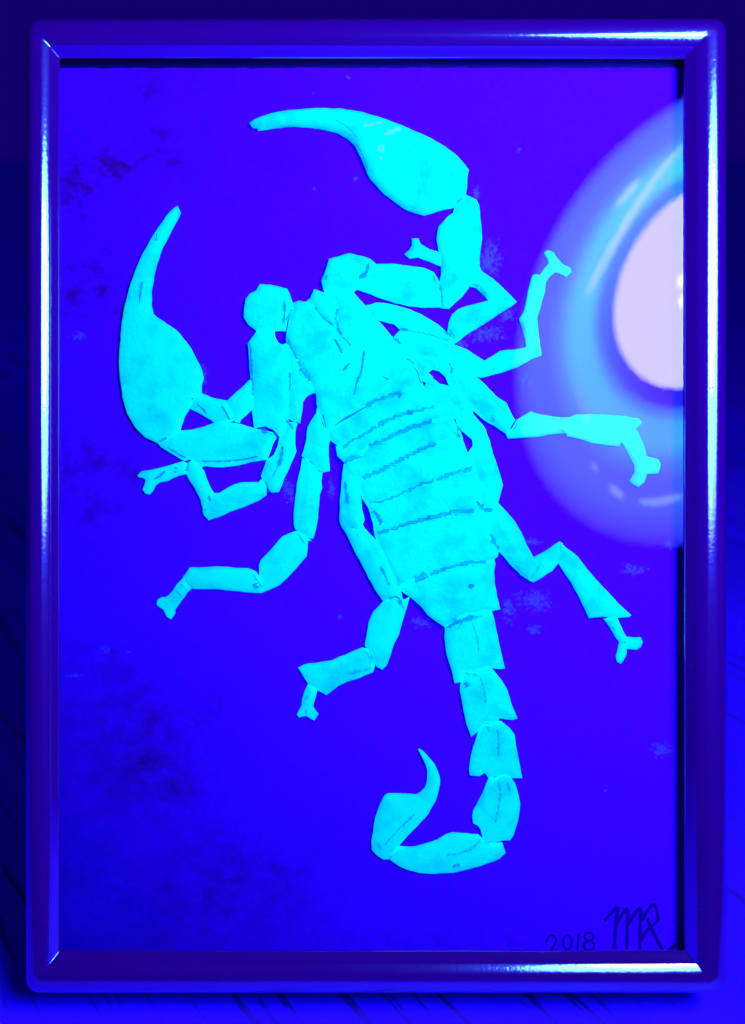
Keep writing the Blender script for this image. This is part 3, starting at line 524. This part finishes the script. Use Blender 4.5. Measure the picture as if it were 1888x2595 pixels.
# pigment smudges left in the joints and folds
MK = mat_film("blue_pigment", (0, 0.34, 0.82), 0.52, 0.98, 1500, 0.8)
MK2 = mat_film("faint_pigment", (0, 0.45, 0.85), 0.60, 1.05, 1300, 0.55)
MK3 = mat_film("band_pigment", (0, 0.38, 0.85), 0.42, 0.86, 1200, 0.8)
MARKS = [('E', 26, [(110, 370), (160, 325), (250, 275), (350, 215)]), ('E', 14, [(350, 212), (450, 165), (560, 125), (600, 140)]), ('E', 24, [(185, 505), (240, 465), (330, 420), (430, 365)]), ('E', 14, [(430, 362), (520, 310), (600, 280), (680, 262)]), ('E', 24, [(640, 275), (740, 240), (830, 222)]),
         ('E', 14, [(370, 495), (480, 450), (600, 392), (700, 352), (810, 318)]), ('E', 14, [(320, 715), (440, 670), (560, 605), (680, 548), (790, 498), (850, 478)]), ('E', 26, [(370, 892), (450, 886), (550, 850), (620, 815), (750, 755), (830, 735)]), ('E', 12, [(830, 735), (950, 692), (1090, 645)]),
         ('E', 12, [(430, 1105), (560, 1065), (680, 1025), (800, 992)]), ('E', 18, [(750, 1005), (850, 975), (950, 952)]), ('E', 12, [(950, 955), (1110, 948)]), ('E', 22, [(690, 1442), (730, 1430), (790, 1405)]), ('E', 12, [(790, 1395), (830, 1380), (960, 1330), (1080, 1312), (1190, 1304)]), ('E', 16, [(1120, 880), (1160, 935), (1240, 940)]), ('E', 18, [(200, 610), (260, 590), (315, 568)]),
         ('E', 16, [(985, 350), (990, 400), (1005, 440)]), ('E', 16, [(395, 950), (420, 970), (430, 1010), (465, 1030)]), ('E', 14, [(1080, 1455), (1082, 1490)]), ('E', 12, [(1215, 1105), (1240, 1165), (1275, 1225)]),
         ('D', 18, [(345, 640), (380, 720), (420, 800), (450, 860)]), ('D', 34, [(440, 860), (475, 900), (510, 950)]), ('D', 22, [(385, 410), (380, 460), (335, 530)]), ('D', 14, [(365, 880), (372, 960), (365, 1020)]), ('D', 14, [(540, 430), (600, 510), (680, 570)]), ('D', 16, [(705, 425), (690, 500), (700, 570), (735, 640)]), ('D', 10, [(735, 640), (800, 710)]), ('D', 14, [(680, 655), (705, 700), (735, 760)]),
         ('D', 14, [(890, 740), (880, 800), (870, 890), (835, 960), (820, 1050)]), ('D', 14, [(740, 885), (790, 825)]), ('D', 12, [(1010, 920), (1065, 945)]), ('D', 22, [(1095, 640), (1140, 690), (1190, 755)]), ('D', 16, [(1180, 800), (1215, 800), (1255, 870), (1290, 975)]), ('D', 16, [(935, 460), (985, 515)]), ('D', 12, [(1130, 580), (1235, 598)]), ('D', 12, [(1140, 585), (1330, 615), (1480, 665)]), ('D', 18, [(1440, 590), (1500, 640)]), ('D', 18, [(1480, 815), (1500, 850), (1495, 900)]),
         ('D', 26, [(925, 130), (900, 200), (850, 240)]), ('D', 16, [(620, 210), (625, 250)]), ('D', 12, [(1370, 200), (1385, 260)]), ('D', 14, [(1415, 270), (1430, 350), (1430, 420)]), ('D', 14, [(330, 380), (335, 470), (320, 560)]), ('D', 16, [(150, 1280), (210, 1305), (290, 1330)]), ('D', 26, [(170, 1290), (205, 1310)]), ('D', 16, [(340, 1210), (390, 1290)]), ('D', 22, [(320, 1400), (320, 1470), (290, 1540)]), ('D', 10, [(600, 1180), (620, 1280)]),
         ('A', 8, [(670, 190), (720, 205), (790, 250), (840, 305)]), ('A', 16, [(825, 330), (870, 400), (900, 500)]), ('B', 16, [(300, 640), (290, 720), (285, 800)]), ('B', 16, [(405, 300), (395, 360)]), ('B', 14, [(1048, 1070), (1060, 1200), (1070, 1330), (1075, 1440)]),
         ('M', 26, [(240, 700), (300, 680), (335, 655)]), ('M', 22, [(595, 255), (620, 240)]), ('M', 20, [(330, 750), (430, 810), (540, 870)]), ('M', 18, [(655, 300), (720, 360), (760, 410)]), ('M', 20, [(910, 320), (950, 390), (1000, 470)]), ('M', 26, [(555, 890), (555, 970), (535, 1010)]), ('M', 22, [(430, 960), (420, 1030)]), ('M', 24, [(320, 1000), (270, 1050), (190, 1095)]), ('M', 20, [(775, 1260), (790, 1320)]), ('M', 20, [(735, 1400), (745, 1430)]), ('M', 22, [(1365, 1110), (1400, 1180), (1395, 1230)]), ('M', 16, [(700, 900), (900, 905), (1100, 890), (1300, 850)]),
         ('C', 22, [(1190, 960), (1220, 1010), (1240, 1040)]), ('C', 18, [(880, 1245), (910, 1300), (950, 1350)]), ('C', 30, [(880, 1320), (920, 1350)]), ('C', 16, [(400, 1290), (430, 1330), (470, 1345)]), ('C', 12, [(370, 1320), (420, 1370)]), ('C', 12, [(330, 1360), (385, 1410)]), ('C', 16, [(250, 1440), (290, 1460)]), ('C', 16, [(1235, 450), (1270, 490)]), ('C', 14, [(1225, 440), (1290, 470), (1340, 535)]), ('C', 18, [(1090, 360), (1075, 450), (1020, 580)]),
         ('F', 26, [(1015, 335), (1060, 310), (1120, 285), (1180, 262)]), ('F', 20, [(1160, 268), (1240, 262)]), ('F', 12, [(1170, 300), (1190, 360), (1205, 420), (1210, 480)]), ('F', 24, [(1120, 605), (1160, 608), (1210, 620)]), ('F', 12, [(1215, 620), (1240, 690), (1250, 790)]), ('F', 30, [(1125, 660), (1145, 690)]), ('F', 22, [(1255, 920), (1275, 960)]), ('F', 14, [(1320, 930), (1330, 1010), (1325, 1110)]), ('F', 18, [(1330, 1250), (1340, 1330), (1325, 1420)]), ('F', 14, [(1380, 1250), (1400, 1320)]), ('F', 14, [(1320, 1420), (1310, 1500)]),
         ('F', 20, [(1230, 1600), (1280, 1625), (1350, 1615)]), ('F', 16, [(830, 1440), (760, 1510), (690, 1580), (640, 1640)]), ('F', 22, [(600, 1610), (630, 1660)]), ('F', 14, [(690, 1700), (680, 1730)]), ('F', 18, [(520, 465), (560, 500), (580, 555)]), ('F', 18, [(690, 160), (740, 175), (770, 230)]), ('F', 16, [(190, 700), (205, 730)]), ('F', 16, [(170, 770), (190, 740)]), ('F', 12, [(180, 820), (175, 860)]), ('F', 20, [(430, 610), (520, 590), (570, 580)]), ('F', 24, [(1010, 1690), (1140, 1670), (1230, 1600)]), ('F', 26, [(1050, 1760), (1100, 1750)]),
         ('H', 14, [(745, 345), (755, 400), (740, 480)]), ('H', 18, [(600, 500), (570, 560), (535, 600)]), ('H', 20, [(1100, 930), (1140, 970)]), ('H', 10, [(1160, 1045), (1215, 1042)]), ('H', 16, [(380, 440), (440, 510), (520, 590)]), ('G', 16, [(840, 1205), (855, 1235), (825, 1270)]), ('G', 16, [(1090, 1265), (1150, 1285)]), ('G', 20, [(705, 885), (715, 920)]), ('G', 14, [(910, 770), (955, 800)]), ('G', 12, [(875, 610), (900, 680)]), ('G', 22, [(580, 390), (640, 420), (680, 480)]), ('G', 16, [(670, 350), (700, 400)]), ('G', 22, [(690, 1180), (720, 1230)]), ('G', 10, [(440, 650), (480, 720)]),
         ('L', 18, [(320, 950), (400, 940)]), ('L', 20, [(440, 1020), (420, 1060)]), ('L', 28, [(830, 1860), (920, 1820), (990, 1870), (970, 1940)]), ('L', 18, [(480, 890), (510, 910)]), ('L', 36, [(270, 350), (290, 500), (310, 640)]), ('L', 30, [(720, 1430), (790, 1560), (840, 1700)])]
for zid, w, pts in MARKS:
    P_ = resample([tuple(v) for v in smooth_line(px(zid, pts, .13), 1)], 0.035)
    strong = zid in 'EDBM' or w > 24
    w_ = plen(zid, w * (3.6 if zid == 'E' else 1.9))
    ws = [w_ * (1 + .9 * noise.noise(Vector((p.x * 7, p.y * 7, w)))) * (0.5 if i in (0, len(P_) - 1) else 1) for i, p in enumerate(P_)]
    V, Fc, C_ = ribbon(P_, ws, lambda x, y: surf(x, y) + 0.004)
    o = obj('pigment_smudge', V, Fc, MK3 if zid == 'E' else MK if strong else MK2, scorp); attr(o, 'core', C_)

# pale glass reflections painted as thin films on the larger claw
MG2 = mat_film("painted_reflection", (0.30, 0.95, 0.95), 0.5, 0.9, 600, 0.8)
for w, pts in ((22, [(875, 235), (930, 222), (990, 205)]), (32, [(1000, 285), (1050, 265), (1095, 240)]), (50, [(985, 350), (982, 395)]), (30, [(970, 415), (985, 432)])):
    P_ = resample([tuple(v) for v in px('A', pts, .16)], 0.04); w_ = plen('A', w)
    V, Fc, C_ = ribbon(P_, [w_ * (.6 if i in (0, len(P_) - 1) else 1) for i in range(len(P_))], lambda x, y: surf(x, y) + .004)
    o = obj('painted_reflection', V, Fc, MG2, scorp); attr(o, 'core', C_)

# ------------------------------------------------------------------ the ultraviolet lamp (its face is what the glass reflects)
ZG = 0.36; DV = 2 * (DCAM - ZG); KF = FPX * 1.14424
def lamp_ray(x, y):                                     # unfolded ray through source pixel x, y per unit depth
    return Vector(((x - 944) / KF, -(y - 1297.5) / KF, 1))
LA, LT = 0.246, 0.923
e1 = Vector((math.sin(LA), math.cos(LA), 0)); e2 = Vector((math.cos(LA) * math.cos(LT), -math.sin(LA) * math.cos(LT), -math.sin(LT)))
nrm = e1.cross(e2).normalized()
if nrm.z > 0: nrm = -nrm
c_ = lamp_ray(1749.2, 784.2) * DV
C0 = Vector((c_.x, c_.y, ZG + DV - (DCAM - ZG)))       # centre of the rim, frame cm
C1 = C0 + e1 * 1.04 + e2 * 0.13                         # the lens sits off centre in the bowl
RL, RO = 4.24, 9.29
def on_lamp(x, y, off):                                 # where the mirrored line of sight meets the lamp's face
    d_ = lamp_ray(x, y); o_ = Vector((0, 0, ZG - (DCAM - ZG)))
    t = (C0 + nrm * off - o_).dot(nrm) / d_.dot(nrm); return o_ + d_ * t
lamp = thing('ultraviolet_lamp', to_frame((24, -26, 0)), "round lit ultraviolet lamp mirrored in the frame's glass", "lamp")
def ring(s, depth, n=64):
    c_ = C1.lerp(C0, s); r_ = RL + (RO - RL) * s
    return [c_ + nrm * depth + e1 * r_ * math.cos(2 * math.pi * k / n) + e2 * r_ * math.sin(2 * math.pi * k / n) for k in range(n)]
DIM_ANGLE = math.pi - 0.5  # angle at which the painted bowl glow is weakest
def rings(name, lst, mat, cap=0, side=0):
    V, Fc, g = [], [], []
    n = 64
    for s, dpt, c_ in lst:
        V += ring(s, dpt)
        for k in range(n):          # uneven lens light painted into the glow, stronger where the lens leans
            f_ = 1 - side * (.5 + .5 * math.cos(2 * math.pi * k / n - DIM_ANGLE)); g.append((c_[0] * (.6 + .4 * f_), c_[1] * f_, c_[2]))
    for j in range(len(lst) - 1):
        for k in range(n): Fc.append((j * n + k, j * n + (k + 1) % n, (j + 1) * n + (k + 1) % n, (j + 1) * n + k))
    if cap: Fc.append(tuple(range(len(V) - n, len(V))))
    o = obj(name, V, Fc, mat, lamp)
    at = o.data.attributes.new('glow', 'FLOAT_COLOR', 'POINT')
    at.data.foreach_set('color', [x for c_ in g for x in (*c_, 1)])
    return o
BL = 4.0                                                # the lamp's blue, much stronger than its other light
LENS, CY, VI, VD = (19, 19, 24 * BL), (1.8, 19, 20 * BL), (1.2, 5.4, 15 * BL), (1.0, 3.4, 12 * BL)
rings('lens', [(0.0, 0.02, LENS), (-0.35, 0.05, LENS), (-0.6, 0.07, LENS), (-0.85, .08, LENS), (-.9, .08, LENS)], mat_glow("lens_glow", 1.0), cap=-1)
rings('recess', [(0.0, 0.0, (.6, 6.0, 8 * BL)), (0.06, -0.25, (.8, 7.0, 9 * BL)), (0.12, -0.1, (1.0, 9, 12 * BL))], mat_glow("recess_glow", 1.0), side=.96)  # the gap's shade and spilled lens light, painted as its glow
rings('reflector_bowl', [(0.12, -0.1, (1.0, 5, 12 * BL)), (0.17, -0.03, (1.4, 10, 16 * BL)), (0.24, 0.05, CY), (0.38, 0.2, CY), (0.5, 0.3, (1.8, 10, 18 * BL)), (0.62, 0.36, (1.7, 5.5, 16 * BL)), (0.8, 0.36, VI), (0.92, 0.3, VD), (1.0, 0.18, (.9, 1.5, 9 * BL)), (1.04, 0.10, (.3, .3, 5 * BL))], mat_glow("bowl_glow", 1.0), side=.38)  # light thrown on the bowl by the lens, painted ring by ring as emission
MH = mat_plain("lamp_housing", (0.02, 0.02, 0.03), 0.5)
rings('housing', [(1.04, 0.10, (0, 0, 0)), (1.05, 0.0, (0, 0, 0)), (0.98, -1.2, (0, 0, 0)), (.7, -3.2, (0, 0, 0)), (.2, -4.6, (0, 0, 0)), (-.9, -5.0, (0, 0, 0))], MH)
# glints of the glossy bowl, painted as glowing strips
def lens_glint_mat(f):
    m, nt_, p_ = M("painted_lens_glint"); p_.inputs['Emission Color'].default_value = (0.95, 0.9, 1.4, 1); p_.inputs['Emission Strength'].default_value = f
    m.cycles.emission_sampling = 'NONE'
    return m
def glint_mat(f):
    m, nt_, p_ = M("painted_glint"); p_.inputs['Emission Color'].default_value = (0.35, 0.62, 1.6, 1); p_.inputs['Emission Strength'].default_value = f; m.cycles.emission_sampling = 'NONE'
    return m
for pts, w in (([(1735, 366), (1690, 412), (1640, 480), (1590, 560), (1545, 640), (1500, 720), (1488, 745)], 24), ([(1618, 455), (1590, 490), (1562, 522)], 20), ([(1470, 690), (1456, 720)], 8), ([(1460, 985), (1478, 1040), (1492, 1075)], 10), ([(1432, 765), (1424, 795)], 8),
               ([(1545, 1230), (1562, 1248), (1580, 1258)], 18), ([(1620, 1268), (1650, 1275), (1700, 1265), (1735, 1255)], 18), ([(1500, 1175), (1512, 1192)], 14)):
    P_ = [Vector(v) for v in smooth_line([tuple(on_lamp(x, y, .40)) for x, y in pts], 2)]; V, Fc = [], []
    for i, p in enumerate(P_):
        d_ = (P_[min(i + 1, len(P_) - 1)] - P_[max(i - 1, 0)]).normalized(); sd = d_.cross(nrm) * (w / KF * DV * .5 * (math.sin(math.pi * (i + .15) / (len(P_) - .7)) ** .7))
        V += [p - sd, p + nrm * .02, p + sd]
    for i in range(len(P_) - 1):
        for k in range(2): Fc.append((3 * i + k, 3 * i + k + 1, 3 * i + k + 4, 3 * i + k + 3))
    obj('painted_glint', V, Fc, glint_mat(34 if w == 24 or w == 20 else 15), lamp)
for x, y, r_ in ((1728, 712, 15), (1733, 762, 15), (1712, 596, 12)):                       # white glints in the lens, painted as small glowing discs
    c_ = on_lamp(x, y, .12); V = [c_ + nrm * .03] + [c_ + (e1 * math.cos(k * math.pi / 8) + e2 * math.sin(k * math.pi / 8)) * (r_ / KF * DV) for k in range(16)]
    obj('lens_glint', V, [(0, 1 + k, 1 + (k + 1) % 16) for k in range(16)], lens_glint_mat(40 if r_ == 15 else 19), lamp)
# gooseneck and foot
P_ = smooth_line([tuple(v) for v in (C0 - nrm * 4.9, C0 - nrm * 9, to_frame((26, -27, 22)), to_frame((24, -26, 10)), to_frame((24, -26, 1.5)))], 3)
P_ = [Vector(v) for v in P_]; V, Fc = [], []; n = 12
for i, p in enumerate(P_):
    d_ = (P_[min(i + 1, len(P_) - 1)] - P_[max(i - 1, 0)]).normalized(); u_ = d_.orthogonal().normalized() if i == 0 else (u_ - d_ * u_.dot(d_)).normalized(); w_ = d_.cross(u_)
    for k in range(n): a_ = 2 * math.pi * k / n; V.append(p + u_ * .5 * math.cos(a_) + w_ * .5 * math.sin(a_))
for i in range(len(P_) - 1):
    for k in range(n): Fc.append((i * n + k, i * n + (k + 1) % n, (i + 1) * n + (k + 1) % n, (i + 1) * n + k))
obj('gooseneck', V, Fc, MH, lamp)
V, Fc = [], []; n = 40
for r_, z_ in ((6.8, 0.0), (7.0, .3), (6.8, .9), (5.8, 1.4), (.4, 1.7)):
    for k in range(n): a_ = 2 * math.pi * k / n; V.append(to_frame((24 + r_ * math.cos(a_), -26 + r_ * math.sin(a_), z_)))
for j in range(4):
    for k in range(n): Fc.append((j * n + k, j * n + (k + 1) % n, (j + 1) * n + (k + 1) % n, (j + 1) * n + k))
Fc += [tuple(range(n)), tuple(range(4 * n, 5 * n))]
obj('lamp_foot', V, Fc, MH, lamp)
